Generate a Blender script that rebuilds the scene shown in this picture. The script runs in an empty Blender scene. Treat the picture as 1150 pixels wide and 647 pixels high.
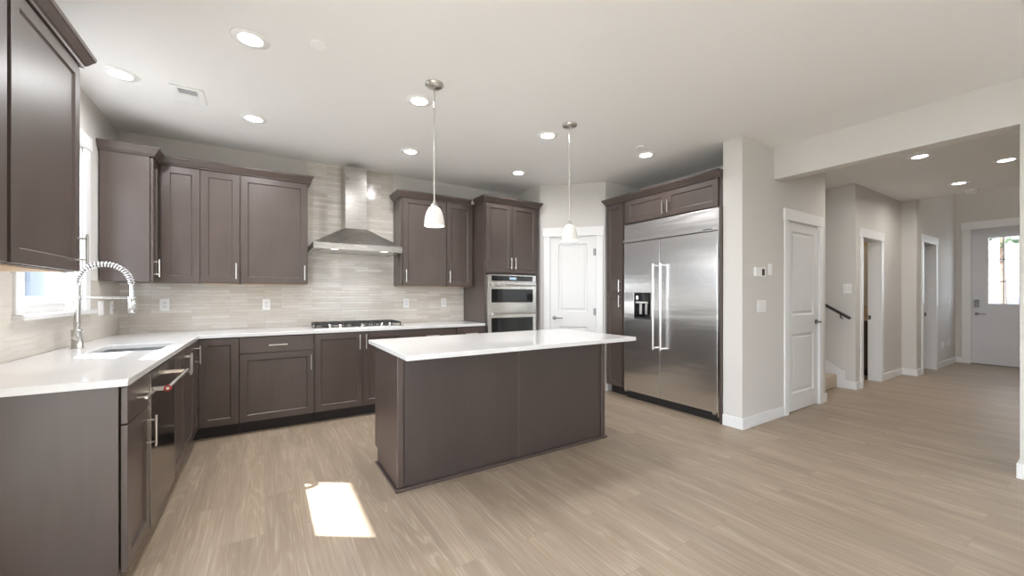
import bpy, math, random
from mathutils import Vector
random.seed(7)
S = bpy.context.scene
C = S.collection
R = math.radians

# ------------------------------------------------------------------ camera
cam_d = bpy.data.cameras.new('camera'); cam = bpy.data.objects.new('camera', cam_d); C.objects.link(cam)
cam_d.sensor_width = 36.0; cam_d.lens = 441.3 / 1150 * 36.0
cam_d.shift_y = (332.0 - 323.5) / 1150; cam_d.clip_start = 0.02
cam.location = (0, 0, 1.2545); cam.rotation_euler = (R(90), 0, -0.5616)
S.camera = cam
# ------------------------------------------------------------------ exposure / colour
vs = S.view_settings
vs.view_transform = 'Standard'; vs.look = 'None'; vs.gamma = 1.0; vs.use_curve_mapping = False
vs.exposure = 0.0
S.cycles.use_denoising = True
S.cycles.max_bounces = 12; S.cycles.diffuse_bounces = 8; S.cycles.glossy_bounces = 5
S.cycles.transparent_max_bounces = 12
# ------------------------------------------------------------------ sky
W = bpy.data.worlds.new('sky'); S.world = W; W.use_nodes = True
wn = W.node_tree.nodes; wl = W.node_tree.links
wn.clear()
wo = wn.new('ShaderNodeOutputWorld'); wb = wn.new('ShaderNodeBackground')
wt = wn.new('ShaderNodeTexCoord'); ws = wn.new('ShaderNodeSeparateXYZ'); wr = wn.new('ShaderNodeValToRGB')
wl.new(wt.outputs['Generated'], ws.inputs[0]); wl.new(ws.outputs['Z'], wr.inputs[0])
wr.color_ramp.elements[0].position = 0.0; wr.color_ramp.elements[0].color = (0.95, 0.97, 1.0, 1)
wr.color_ramp.elements[1].position = 0.9; wr.color_ramp.elements[1].color = (0.62, 0.76, 1.0, 1)
wl.new(wr.outputs[0], wb.inputs[0]); wl.new(wb.outputs[0], wo.inputs[0])
SKY = 10.0
wb.inputs[1].default_value = SKY
# ------------------------------------------------------------------ sun
sd = bpy.data.lights.new('sun', 'SUN'); sd.energy = 27.0; sd.angle = R(0.6); sd.color = (1.0, 0.985, 0.97)
sun = bpy.data.objects.new('sun', sd); C.objects.link(sun)
sun.rotation_euler = Vector((1.0, -0.695, -1.305)).to_track_quat('-Z', 'Y').to_euler()
sun.location = (-6, 8, 9)
# daylight portals: only guide sampling of the sky through the window openings (they add no light)
def portal(loc, rot, sx, sy):
    d = bpy.data.lights.new('window_portal', 'AREA'); d.shape = 'RECTANGLE'; d.size = sx; d.size_y = sy
    d.cycles.is_portal = True
    o = bpy.data.objects.new('window_portal', d); C.objects.link(o); o.location = loc; o.rotation_euler = rot
REAR = -4.6
portal((2.3, REAR - .2, 1.55), (R(90), 0, 0), 1.9, 1.4)
portal((-1.34, -.65, 1.28), (R(90), 0, R(-90)), 4.2, 2.45)
portal((-1.34, 3.64, 1.74), (R(90), 0, R(-90)), .86, 1.2)
portal((11.2, 1.165, 1.7), (R(90), 0, R(90)), .5, 1.2)

LENS = 14.0     # emission of the recessed lenses
LAMP = 10.5      # watts of each recessed lamp

# ------------------------------------------------------------------ materials
def mat(name, col, rough=.5, metal=0., spec=.5, emit=None, es=0.):
    m = bpy.data.materials.new(name); m.use_nodes = True
    b = m.node_tree.nodes['Principled BSDF']
    b.inputs['Base Color'].default_value = (*col, 1); b.inputs['Roughness'].default_value = rough
    b.inputs['Metallic'].default_value = metal; b.inputs['Specular IOR Level'].default_value = spec
    if emit: b.inputs['Emission Color'].default_value = (*emit, 1); b.inputs['Emission Strength'].default_value = es
    return m
def nd(m, t): return m.node_tree.nodes.new(t)
def ln(m, a, b): m.node_tree.links.new(a, b)
def bsdf(m): return m.node_tree.nodes['Principled BSDF']
def coords(m, scale, rot=(0, 0, 0), loc=(0, 0, 0)):
    t = nd(m, 'ShaderNodeTexCoord'); p = nd(m, 'ShaderNodeMapping'); ln(m, t.outputs['Object'], p.inputs[0])
    p.inputs['Scale'].default_value = scale; p.inputs['Rotation'].default_value = rot; p.inputs['Location'].default_value = loc
    return p.outputs[0]
def noise(m, vec, scale, detail=4, rough=.55, dist=0.):
    n = nd(m, 'ShaderNodeTexNoise'); ln(m, vec, n.inputs['Vector']); n.inputs['Scale'].default_value = scale
    n.inputs['Detail'].default_value = detail; n.inputs['Roughness'].default_value = rough; n.inputs['Distortion'].default_value = dist
    return n.outputs['Fac']
def ramp(m, fac, stops):
    r = nd(m, 'ShaderNodeValToRGB'); ln(m, fac, r.inputs[0]); e = r.color_ramp.elements
    while len(e) < len(stops): e.new(.5)
    for k, (p, c) in enumerate(stops): e[k].position = p; e[k].color = (*c, 1)
    return r.outputs[0]
def mix(m, fac, a, b, mode='MIX'):
    x = nd(m, 'ShaderNodeMix'); x.data_type = 'RGBA'; x.blend_type = mode
    if isinstance(fac, float): x.inputs[0].default_value = fac
    else: ln(m, fac, x.inputs[0])
    for i, v in ((6, a), (7, b)):
        if isinstance(v, tuple): x.inputs[i].default_value = (*v, 1)
        else: ln(m, v, x.inputs[i])
    return x.outputs[2]
def bump(m, h, strength, dist=.002):
    b = nd(m, 'ShaderNodeBump'); b.inputs['Strength'].default_value = strength; b.inputs['Distance'].default_value = dist
    ln(m, h, b.inputs['Height']); ln(m, b.outputs[0], bsdf(m).inputs['Normal'])

def wood(name, dark, light, rough=.38):
    m = mat(name, light, rough)
    a = noise(m, coords(m, (14, 14, 1.1)), 2.2, 3, .5, .5)
    b = noise(m, coords(m, (3.2, 3.2, 1.6)), 1.6, 3, .5)
    c = ramp(m, a, [(.2, dark), (.8, light)])
    c = mix(m, .5, c, ramp(m, b, [(.3, dark), (.7, light)]))
    ln(m, c, bsdf(m).inputs['Base Color']); bump(m, a, .015, .001)
    bsdf(m).inputs['Coat Weight'].default_value = .6; bsdf(m).inputs['Coat Roughness'].default_value = .36
    return m
M = {}
M['wall'] = mat('greige_paint', (.66, .64, .61), .75, spec=.25)
M['ceiling'] = mat('ceiling_paint', (.87, .868, .862), .85, spec=.2)
M['foyer_ceiling'] = M['ceiling']
M['trim'] = mat('white_trim_paint', (.82, .82, .82), .38)
M['door'] = mat('white_door_paint', (.76, .76, .755), .35)
M['entry_door'] = mat('grey_door_paint', (.72, .72, .75), .4)
M['cab'] = wood('stained_maple', (.060, .040, .033), (.086, .060, .051), .40)
M['veneer'] = wood('dark_maple_veneer', (.046, .032, .028), (.062, .045, .040), .45)
M['cab_in'] = mat('maple_underside', (.62, .44, .26), .5)
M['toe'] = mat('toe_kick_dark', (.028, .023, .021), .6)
M['gap'] = mat('shadow_reveal', (.02, .017, .016), .8)
M['chrome'] = mat('polished_chrome', (.80, .80, .80), .12, 1.)
M['nickel'] = mat('satin_nickel', (.66, .64, .61), .28, 1.)
M['dknickel'] = mat('dark_nickel', (.22, .21, .20), .35, 1.)
M['black'] = mat('black_metal', (.02, .02, .02), .4)
M['iron'] = mat('cast_iron', (.035, .033, .032), .55)
M['blackglass'] = mat('black_glass', (.012, .013, .014), .05)
M['plastic'] = mat('white_plastic', (.88, .88, .87), .4)
M['red'] = mat('red_enamel', (.45, .015, .01), .3)
M['rubber'] = mat('dark_rubber', (.03, .03, .03), .7)
def steel(name, col, rough, axis):
    m = mat(name, col, rough, 1.)
    n = noise(m, coords(m, axis), 6., 3, .6)
    r = nd(m, 'ShaderNodeMapRange'); ln(m, n, r.inputs[0]); r.inputs[3].default_value = rough * .8; r.inputs[4].default_value = rough * 1.25
    ln(m, r.outputs[0], bsdf(m).inputs['Roughness'])
    bump(m, n, .06, .0006)
    return m
M['steel'] = steel('brushed_steel', (.78, .775, .77), .20, (1, 1, 90))
m = M['fridge_steel'] = steel('brushed_fridge_steel', (.76, .755, .75), .23, (1, 1, 90))
bsdf(m).inputs['Anisotropic'].default_value = .8; tg = nd(m, 'ShaderNodeTangent'); tg.direction_type = 'RADIAL'; tg.axis = 'Z'; ln(m, tg.outputs[0], bsdf(m).inputs['Tangent'])
w = noise(m, coords(m, (.35, 1, 3.2)), 2.2, 2, .5)
b2 = nd(m, 'ShaderNodeBump'); b2.inputs['Strength'].default_value = .5; b2.inputs['Distance'].default_value = .006; ln(m, w, b2.inputs['Height'])
for k in [x for x in m.node_tree.nodes if x.type == 'BUMP' and x != b2]: ln(m, b2.outputs[0], k.inputs['Normal'])
M['hoodsteel'] = steel('hood_steel', (.46, .445, .42), .27, (1, 1, 60))
M['ovensteel'] = steel('oven_steel', (.60, .58, .55), .22, (1, 1, 60))
M['dwsteel'] = steel('reflection_toned_steel', (.21, .185, .165), .13, (1, 60, 1))  # stainless front; its dark brownish reflection is put into the base colour
M['sink'] = steel('sink_steel', (.45, .46, .47), .35, (40, 1, 1))
# quartz
m = mat('white_quartz', (.82, .815, .80), .08)
n = noise(m, coords(m, (1, 1, 1)), 60, 6, .6)
ln(m, ramp(m, n, [(.3, (.725, .72, .71)), (.6, (.745, .742, .735))]), bsdf(m).inputs['Base Color']); M['quartz'] = m
# floor planks, long side along y
m = mat('oak_planks', (.4, .32, .24), .42)
v = coords(m, (1, 1, 1), (0, 0, R(90)))
bk = nd(m, 'ShaderNodeTexBrick'); ln(m, v, bk.inputs['Vector'])
bk.offset = .37; bk.squash = 1.
for k, a in (('Scale', 1.), ('Mortar Size', .0012), ('Mortar Smooth', .2), ('Bias', 0.), ('Brick Width', 1.22), ('Row Height', .185)): bk.inputs[k].default_value = a
bk.inputs['Color1'].default_value = (0, 0, 0, 1); bk.inputs['Color2'].default_value = (1, 1, 1, 1); bk.inputs['Mortar'].default_value = (.5, .5, .5, 1)
tone = ramp(m, bk.outputs['Color'], [(0., (.366, .284, .202)), (.5, (.392, .306, .221)), (1., (.420, .332, .244))])
# per-plank shift of the grain
sc = nd(m, 'ShaderNodeVectorMath'); sc.operation = 'SCALE'; ln(m, bk.outputs['Color'], sc.inputs[0]); sc.inputs['Scale'].default_value = 37.
ad = nd(m, 'ShaderNodeVectorMath'); ad.operation = 'ADD'; ln(m, coords(m, (6.5, .38, 1)), ad.inputs[0]); ln(m, sc.outputs[0], ad.inputs[1])
g1 = noise(m, ad.outputs[0], 1.0, 3, .5, .8)
wv = nd(m, 'ShaderNodeMath'); wv.operation = 'MULTIPLY'; ln(m, g1, wv.inputs[0]); wv.inputs[1].default_value = 30.
fr = nd(m, 'ShaderNodeMath'); fr.operation = 'PINGPONG'; ln(m, wv.outputs[0], fr.inputs[0]); fr.inputs[1].default_value = 1.
ad2 = nd(m, 'ShaderNodeVectorMath'); ad2.operation = 'ADD'; ln(m, coords(m, (95, 1.5, 1)), ad2.inputs[0]); ln(m, sc.outputs[0], ad2.inputs[1])
g2 = noise(m, ad2.outputs[0], 1.6, 4, .65)
ad3 = nd(m, 'ShaderNodeVectorMath'); ad3.operation = 'ADD'; ln(m, coords(m, (7, .9, 1)), ad3.inputs[0]); ln(m, sc.outputs[0], ad3.inputs[1])
g3 = noise(m, ad3.outputs[0], 1.1, 3, .55)
c = mix(m, ramp(m, fr.outputs[0], [(.55, (.0, .0, .0)), (1., (.62, .62, .62))]), tone, (.52, .44, .35))
c = mix(m, ramp(m, g2, [(.38, (.5, .5, .5)), (.6, (0, 0, 0))]), c, (.225, .165, .113))
c = mix(m, ramp(m, g3, [(.34, (.55, .55, .55)), (.60, (0, 0, 0))]), c, (.245, .188, .137))
mm = nd(m, 'ShaderNodeMath'); mm.operation = 'MULTIPLY'; ln(m, bk.outputs['Fac'], mm.inputs[0]); mm.inputs[1].default_value = .3
c = mix(m, mm.outputs[0], c, (.14, .11, .08))
ln(m, c, bsdf(m).inputs['Base Color']); bump(m, g2, .08, .001); M['floor'] = m
# tile: thin stacked strips of beige glass-stone
def tile(name, rot):
    m = mat(name, (.6, .55, .48), .12)
    v = coords(m, (1, 1, 1), rot)
    b = nd(m, 'ShaderNodeTexBrick'); ln(m, v, b.inputs['Vector']); b.offset = .5; b.squash = 1.
    for k, a in (('Scale', 1.), ('Mortar Size', .0016), ('Mortar Smooth', .3), ('Bias', 0.), ('Brick Width', .30), ('Row Height', .032)): b.inputs[k].default_value = a
    b.inputs['Color1'].default_value = (0, 0, 0, 1); b.inputs['Color2'].default_value = (1, 1, 1, 1); b.inputs['Mortar'].default_value = (.5, .5, .5, 1)
    base = ramp(m, b.outputs['Color'], [(0., (.60, .555, .495)), (.5, (.68, .645, .59)), (1., (.76, .74, .70))])
    n = noise(m, coords(m, (5, 5, 46)), 1.5, 5, .65, .4)
    c = mix(m, ramp(m, n, [(.35, (.55, .55, .55)), (.62, (0, 0, 0))]), base, (.56, .505, .435))
    mm = nd(m, 'ShaderNodeMath'); mm.operation = 'MULTIPLY'; ln(m, b.outputs['Fac'], mm.inputs[0]); mm.inputs[1].default_value = .8
    c = mix(m, mm.outputs[0], c, (.46, .43, .38)); ln(m, c, bsdf(m).inputs['Base Color'])
    sp_ = nd(m, 'ShaderNodeSeparateXYZ'); ln(m, coords(m, (1, 1, 1 / .032)), sp_.inputs[0])
    def mth(op, a, b=None, c=None):
        q = nd(m, 'ShaderNodeMath'); q.operation = op
        for i_, v_ in enumerate((a, b, c)):
            if v_ is None: continue
            if isinstance(v_, float): q.inputs[i_].default_value = v_
            else: ln(m, v_, q.inputs[i_])
        return q.outputs[0]
    f_ = mth('FRACT', sp_.outputs['Z']); pil = mth('MULTIPLY', mth('MULTIPLY', f_, mth('SUBTRACT', 1., f_)), 4.)
    n2 = noise(m, coords(m, (3, 3, 14)), 1.5, 2, .5)
    hgt = mth('MULTIPLY_ADD', n2, 1.2, mth('MULTIPLY_ADD', pil, .6, mth('MULTIPLY', b.outputs['Fac'], -.6)))
    bump(m, hgt, .4, .0018)
    return m
M['tile_b'] = tile('tile_back', (R(90), 0, 0))
M['tile_l'] = tile('tile_left', (R(90), 0, R(90)))
# glass pane
def pane(name, tint=(.95, .97, .98)):
    m = bpy.data.materials.new(name); m.use_nodes = True; nt = m.node_tree; nt.nodes.clear()
    o = nd(m, 'ShaderNodeOutputMaterial'); t = nd(m, 'ShaderNodeBsdfTransparent'); g = nd(m, 'ShaderNodeBsdfGlossy'); x = nd(m, 'ShaderNodeMixShader'); f = nd(m, 'ShaderNodeLayerWeight'); pw_ = nd(m, 'ShaderNodeMath'); ma = nd(m, 'ShaderNodeMath')
    t.inputs[0].default_value = (*tint, 1); g.inputs['Roughness'].default_value = .02; f.inputs[0].default_value = .5
    pw_.operation = 'POWER'; pw_.inputs[1].default_value = 5.; ma.operation = 'MULTIPLY_ADD'; ma.inputs[1].default_value = .9; ma.inputs[2].default_value = .025
    ln(m, f.outputs['Facing'], pw_.inputs[0]); ln(m, pw_.outputs[0], ma.inputs[0]); ln(m, ma.outputs[0], x.inputs[0]); ln(m, t.outputs[0], x.inputs[1]); ln(m, g.outputs[0], x.inputs[2]); ln(m, x.outputs[0], o.inputs[0])
    return m
M['glass'] = pane('window_glass')
M['lens'] = mat('lit_lens', (.9, .9, .9), .5, emit=(1., .97, .92), es=LENS)
M['hoodlens'] = mat('hood_lamp_lens', (.9, .9, .9), .5, emit=(1., .93, .84), es=3.)
M['shade'] = mat('frosted_glass_shade', (.82, .80, .77), .35, emit=(1., .90, .78), es=.10)
M['bulb'] = mat('warm_bulb', (.9, .9, .9), .5, emit=(1., .9, .75), es=6.)
M['carpet'] = mat('beige_carpet', (.52, .44, .35), .95)
n = noise(M['carpet'], coords(M['carpet'], (1, 1, 1)), 180, 3); bump(M['carpet'], n, .6, .004)
M['marble'] = mat('tan_marble', (.60, .47, .37), .2)
M['mirror'] = mat('mirror', (.9, .9, .9), .02, 1.)
M['bathwall'] = mat('bathroom_paint', (.55, .46, .32), .8)
M['grass'] = mat('grass', (.24, .23, .19), .95)
M['siding'] = mat('grey_blue_siding', (.13, .15, .18), .7)
M['siding2'] = mat('white_siding', (.75, .77, .80), .7)
M['garage'] = mat('pale_blue_garage_paint', (.15, .20, .30), .6)
M['roof'] = mat('asphalt_roof', (.08, .08, .085), .9)
M['fence'] = mat('cedar_fence', (.34, .28, .22), .85)
M['bark'] = mat('bark', (.16, .105, .075), .9)
M['leaf'] = mat('leaves', (.05, .08, .03), .8)
M['concrete'] = mat('concrete', (.42, .41, .39), .85)
M['ink'] = mat('dark_ink', (.03, .03, .03), .6)
M['lcd'] = mat('dark_display', (.06, .065, .07), .15)
M['ventgrey'] = mat('grey_duct', (.20, .21, .23), .7)
M['bright'] = mat('bright_white_enamel', (.93, .93, .93), .4)
M['blue'] = mat('clock_display', (.1, .14, .18), .2, emit=(.55, .75, 1.), es=.8)

# ------------------------------------------------------------------ geometry
class G:
    def __init__(s): s.v = []; s.f = []; s.s = []
    def add(s, vs_, fs, smooth=False):
        n = len(s.v); s.v += [tuple(a) for a in vs_]
        for f in fs: s.f.append(tuple(i + n for i in f)); s.s.append(smooth)
        return s
    def box(s, x0, x1, y0, y1, z0, z1):
        x0, x1 = sorted((x0, x1)); y0, y1 = sorted((y0, y1)); z0, z1 = sorted((z0, z1))
        return s.add([(x, y, z) for z in (z0, z1) for y in (y0, y1) for x in (x0, x1)],
                     [(0, 2, 3, 1), (4, 5, 7, 6), (0, 1, 5, 4), (2, 6, 7, 3), (0, 4, 6, 2), (1, 3, 7, 5)])
    def prism(s, poly, z0, z1):
        n = len(poly)
        a = sum(poly[i][0] * poly[(i + 1) % n][1] - poly[(i + 1) % n][0] * poly[i][1] for i in range(n))
        if a < 0: poly = poly[::-1]
        return s.add([(x, y, z0) for x, y in poly] + [(x, y, z1) for x, y in poly],
                     [tuple(range(n))[::-1], tuple(range(n, 2 * n))] + [(i, (i + 1) % n, n + (i + 1) % n, n + i) for i in range(n)])
    def ext(s, poly, axis, a0, a1):
        # poly of 2-D points extruded along an axis: x -> (y,z), y -> (x,z)
        n = len(poly); mk = (lambda p, a: (a, p[0], p[1])) if axis == 'x' else (lambda p, a: (p[0], a, p[1]))
        return s.add([mk(p, a0) for p in poly] + [mk(p, a1) for p in poly],
                     [tuple(range(n))[::-1], tuple(range(n, 2 * n))] + [(i, (i + 1) % n, n + (i + 1) % n, n + i) for i in range(n)])
    def tube(s, pts, r, n=12, closed_caps=True, smooth=True):
        pts = [Vector(p) for p in pts]; m = len(pts); rr = r if isinstance(r, (list, tuple)) else [r] * m
        vs_ = []; up = None
        for i, p in enumerate(pts):
            t = (pts[min(i + 1, m - 1)] - pts[max(i - 1, 0)]).normalized()
            if up is None: up = Vector((0, 0, 1)) if abs(t.z) < .9 else Vector((1, 0, 0))
            a = t.cross(up).normalized(); b = a.cross(t).normalized(); up = b
            for k in range(n):
                q = 2 * math.pi * k / n; vs_.append(p + (a * math.cos(q) + b * math.sin(q)) * rr[i])
        fs = [(i * n + k, i * n + (k + 1) % n, (i + 1) * n + (k + 1) % n, (i + 1) * n + k) for i in range(m - 1) for k in range(n)]
        s.add(vs_, fs, smooth)
        if closed_caps:
            s.add(vs_[:n], [tuple(range(n))[::-1]]); s.add(vs_[-n:], [tuple(range(n))])
        return s
    def lathe(s, prof, c=(0, 0), n=32, caps=True, smooth=True):
        vs_ = [(c[0] + r * math.cos(2 * math.pi * k / n), c[1] + r * math.sin(2 * math.pi * k / n), z) for r, z in prof for k in range(n)]
        m = len(prof)
        s.add(vs_, [(i * n + k, i * n + (k + 1) % n, (i + 1) * n + (k + 1) % n, (i + 1) * n + k) for i in range(m - 1) for k in range(n)], smooth)
        if caps: s.add(vs_[:n], [tuple(range(n))[::-1]]); s.add(vs_[-n:], [tuple(range(n))])
        return s
    def cells(s, us, vs_, keep, a0, a1, axis='z'):
        # slab made of the cells kept from a grid; shares vertices so it is one clean shell
        idx = {}; V = []; F = []
        def P(i, j, k):
            if (i, j, k) not in idx:
                a = (a0, a1)[k]; u, w_ = us[i], vs_[j]
                V.append({'z': (u, w_, a), 'y': (u, a, w_), 'x': (a, u, w_)}[axis]); idx[(i, j, k)] = len(V) - 1
            return idx[(i, j, k)]
        K = {(i, j) for i in range(len(us) - 1) for j in range(len(vs_) - 1) if keep((us[i] + us[i + 1]) / 2, (vs_[j] + vs_[j + 1]) / 2)}
        for i, j in K:
            F.append((P(i, j, 0), P(i, j + 1, 0), P(i + 1, j + 1, 0), P(i + 1, j, 0)))
            F.append((P(i, j, 1), P(i + 1, j, 1), P(i + 1, j + 1, 1), P(i, j + 1, 1)))
            if (i, j - 1) not in K: F.append((P(i, j, 0), P(i + 1, j, 0), P(i + 1, j, 1), P(i, j, 1)))
            if (i, j + 1) not in K: F.append((P(i, j + 1, 0), P(i, j + 1, 1), P(i + 1, j + 1, 1), P(i + 1, j + 1, 0)))
            if (i - 1, j) not in K: F.append((P(i, j, 0), P(i, j, 1), P(i, j + 1, 1), P(i, j + 1, 0)))
            if (i + 1, j) not in K: F.append((P(i + 1, j, 0), P(i + 1, j + 1, 0), P(i + 1, j + 1, 1), P(i + 1, j, 1)))
        return s.add(V, F)
    def panel(s, x0, x1, z0, z1, y, th, holes, depth=.009, bevel=.004, raised=0.):
        # slab facing -y with recessed panels; holes: list of (x0,x1,z0,z1) stacked vertically
        s.box(x0, x1, y + depth + .002, y + th, z0, z1)
        xs = sorted({x0, x1, *[h[0] for h in holes], *[h[1] for h in holes]}); zs = sorted({z0, z1, *[h[2] for h in holes], *[h[3] for h in holes]})
        inh = lambda x, z: any(h[0] < x < h[1] and h[2] < z < h[3] for h in holes)
        s.cells(xs, zs, lambda x, z: not inh(x, z), y, y + depth + .003, 'y')
        for a, b, c, d in holes:
            e = bevel
            o = [(a, y + .0015, c), (b, y + .0015, c), (b, y + .0015, d), (a, y + .0015, d)]; i_ = [(a + e, y + depth, c + e), (b - e, y + depth, c + e), (b - e, y + depth, d - e), (a + e, y + depth, d - e)]
            s.add(o + i_, [(0, 1, 5, 4), (1, 2, 6, 5), (2, 3, 7, 6), (3, 0, 4, 7), (4, 5, 6, 7)])
            if raised:
                k, q = .022, .016
                o = [(a + k, y + depth, c + k), (b - k, y + depth, c + k), (b - k, y + depth, d - k), (a + k, y + depth, d - k)]
                i_ = [(a + k + q, y + raised, c + k + q), (b - k - q, y + raised, c + k + q), (b - k - q, y + raised, d - k - q), (a + k + q, y + raised, d - k - q)]
                s.add(o + i_, [(0, 1, 5, 4), (1, 2, 6, 5), (2, 3, 7, 6), (3, 0, 4, 7), (4, 5, 6, 7)])
        return s
    def sweep(s, path, prof):
        # profile (out, z) swept along an open xy path with mitred corners; out = to the right of travel
        n = len(path); k = len(prof); vs_ = []
        ds = [Vector((path[i + 1][0] - path[i][0], path[i + 1][1] - path[i][1])).normalized() for i in range(n - 1)]
        for i, p in enumerate(path):
            d0 = ds[max(i - 1, 0)]; d1 = ds[min(i, n - 2)]
            n0 = Vector((d0.y, -d0.x)); n1 = Vector((d1.y, -d1.x)); q = (n0 + n1).normalized(); q = q / max(q.dot(n0), .2)
            vs_ += [(p[0] + q.x * o, p[1] + q.y * o, z) for o, z in prof]
        s.add(vs_, [(i * k + j, i * k + (j + 1) % k, (i + 1) * k + (j + 1) % k, (i + 1) * k + j) for i in range(n - 1) for j in range(k)])
        s.add(vs_[:k], [tuple(range(k))[::-1]]); s.add(vs_[-k:], [tuple(range(k))])
        return s
    def obj(s, name, m, parent=None, bev=0., loc=None, seg=2):
        me = bpy.data.meshes.new(name)
        off = Vector(loc) if loc else Vector((0, 0, 0))
        me.from_pydata([Vector(v) - off for v in s.v], [], s.f); me.validate(); me.update()
        for p, q in zip(me.polygons, s.s): p.use_smooth = q
        me.materials.append(M[m] if isinstance(m, str) else m)
        o = bpy.data.objects.new(name, me); C.objects.link(o)
        if loc: o.location = loc
        if parent: o.parent = parent
        if bev:
            b = o.modifiers.new('bevel', 'BEVEL'); b.width = bev; b.segments = seg; b.limit_method = 'ANGLE'; b.angle_limit = R(50)
        return o
def empty(name, loc=(0, 0, 0), rz=0.):
    o = bpy.data.objects.new(name, None); C.objects.link(o); o.location = loc; o.rotation_euler = (0, 0, rz); o.empty_display_size = .1
    return o
def tag(o, label=None, cat=None, group=None, kind=None):
    if label: o['label'] = label
    if cat: o['category'] = cat
    if group: o['group'] = group
    if kind: o['kind'] = kind
    return o
def struct(o, label=None):
    o['kind'] = 'structure'
    if label: o['label'] = label
    return o
def copy_tree(o, parent=None):
    c = o.copy(); C.objects.link(c)
    if parent: c.parent = parent
    for ch in list(o.children): copy_tree(ch, c)
    return c

# ------------------------------------------------------------------ room shell
H = 2.748; HH = 5.3
LX = -1.12; BY = 4.90
def wall(name, axis, a0, a1, us, zs, holes=(), m='wall', label=None):
    us = sorted({*us, *[h[0] for h in holes], *[h[1] for h in holes]}); zz = sorted({*zs, *[h[2] for h in holes], *[h[3] for h in holes]})
    zz = [z for z in zz if zs[0] <= z <= zs[-1]]
    g = G().cells(us, zz, lambda u, z: not any(h[0] < u < h[1] and h[2] < z < h[3] for h in holes), a0, a1, axis)
    return struct(g.obj(name, m), label)
WIN = (3.21, 4.07, 1.15, 2.33)
DW_L = (-2.7, 1.40, .1, 2.45)     # great-room opening on the left, behind the camera
DW_R = (1.4, 3.2, .9, 2.2)      # rear windows
# floor: the whole ground storey
struct(G().box(-1.30, 11.14, REAR - .15, 6.6, -.12, 0).obj('floor', 'floor'), 'pale oak-look plank floor running front to back')
# ceilings
g = G().cells([-1.30, 3.6, 5.614, 6.65, 8.60], [REAR - .15, 2.60, 6.6], lambda x, y: not (5.614 < x < 6.65 and y > 2.60), H, H + .25)
struct(g.obj('ceiling', 'ceiling'), 'smooth off-white flat ceiling over kitchen and hall')
struct(G().box(5.3, 11.3, -1.4, 6.7, HH, HH + .1).obj('ceiling_stairwell', 'ceiling'))
wall('wall_left', 'x', -1.30, LX, [REAR, BY + .15], [0, H], [WIN, DW_L], label='greige wall behind the sink, with a window')
wall('wall_back', 'y', BY, BY + .15, [-1.30, 3.32], [0, H], label='greige kitchen back wall behind hood and cabinets')
wall('wall_rear', 'y', REAR - .15, REAR, [-1.30, 11.14], [0, H], [DW_R])
# angled pantry wall
A = Vector((3.17, 4.32)); B = Vector((3.78, 3.71)); t_ = (B - A).normalized(); nrm = Vector((-t_.y, t_.x)) * -1
wall('wall_pantry_side', 'x', 3.17, 3.30, [4.32, BY], [0, H])
PD = (.135, .745)   # pantry door opening along the diagonal
pw = empty('wall_pantry', (A.x, A.y, 0), math.atan2(t_.y, t_.x)); struct(pw, 'angled greige wall around the pantry door')
L45 = (B - A).length
G().cells([0, PD[0], PD[1], L45], [0, 2.05, H], lambda u, z: not (PD[0] < u < PD[1] and z < 2.05), 0.0, .12, 'y').obj('wall_surface', 'wall', pw)
wall('wall_nook', 'y', 3.71, 3.85, [3.78, 4.55], [0, H])
wall('wall_right', 'x', 4.44, 4.56, [2.15, 3.71], [0, H], label='greige wall behind the refrigerator')
CD = (4.665, 5.425, 0, 2.045)
wall('wall_closet', 'y', 1.961, 2.143, [3.775, 5.614], [0, H], [CD], label='greige wall beside the refrigerator with thermostat and closet door')
wall('wall_stair_left', 'x', 5.48, 5.614, [2.15, 6.5], [0, HH])
BD = (6.885, 7.60, 0, 2.045)
wall('wall_stair_right', 'x', 6.65, 6.77, [1.99, 6.5], [0, HH], label='greige stair wall with the black handrail')
wall('wall_stair_end', 'y', 6.5, 6.62, [5.48, 6.77], [0, HH])
wall('wall_bathroom', 'y', 1.99, 2.13, [6.77, 8.57], [0, H], [BD], label='greige hall wall around the first open doorway')
wall('wall_bathroom_side', 'x', 8.45, 8.57, [2.13, 4.6], [0, H], m='bathwall')
wall('wall_bathroom_end', 'y', 4.6, 4.7, [6.77, 8.57], [0, H], m='bathwall')
OD = (8.90, 9.62, 0, 2.11)
wall('wall_entry_side', 'y', 1.82, 1.96, [8.57, 11.02], [0, HH], [OD], label='greige entry wall around the second open doorway')
struct(G().box(8.57, 8.69, 1.96, 2.13, 0, H).obj('wall_entry_corner', 'wall'))
wall('wall_study', 'y', 3.6, 3.7, [8.57, 11.02], [0, H]); wall('wall_study_side', 'x', 10.9, 11.02, [1.96, 3.6], [0, H])
struct(G().box(8.7, 11.0, 1.97, 3.6, H, H + .05).obj('ceiling_study', 'ceiling'))
FD = (.70, 1.625, 0, 2.47); UW = (-.2, .9, 3.6, 4.5)
wall('wall_entry', 'x', 11.02, 11.16, [-1.3, 1.96], [0, HH], [FD], label='greige entry wall holding the front door')
wall('wall_entry_south', 'y', -1.42, -1.3, [4.52, 11.16], [0, HH])
wall('wall_loft', 'x', 8.60, 8.72, [-1.3, 1.80], [H + .02, HH])
# great-room wall with wide cased opening: header over Y .4255..1.961
JY = .4255
g = G().cells([REAR, JY, 1.96], [0, 2.432, H], lambda y, z: y < JY or z > 2.432, 4.378, 4.52, 'x')
struct(g.obj('wall_opening', 'wall'), 'greige wall and dropped header over the wide hall opening')

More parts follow.
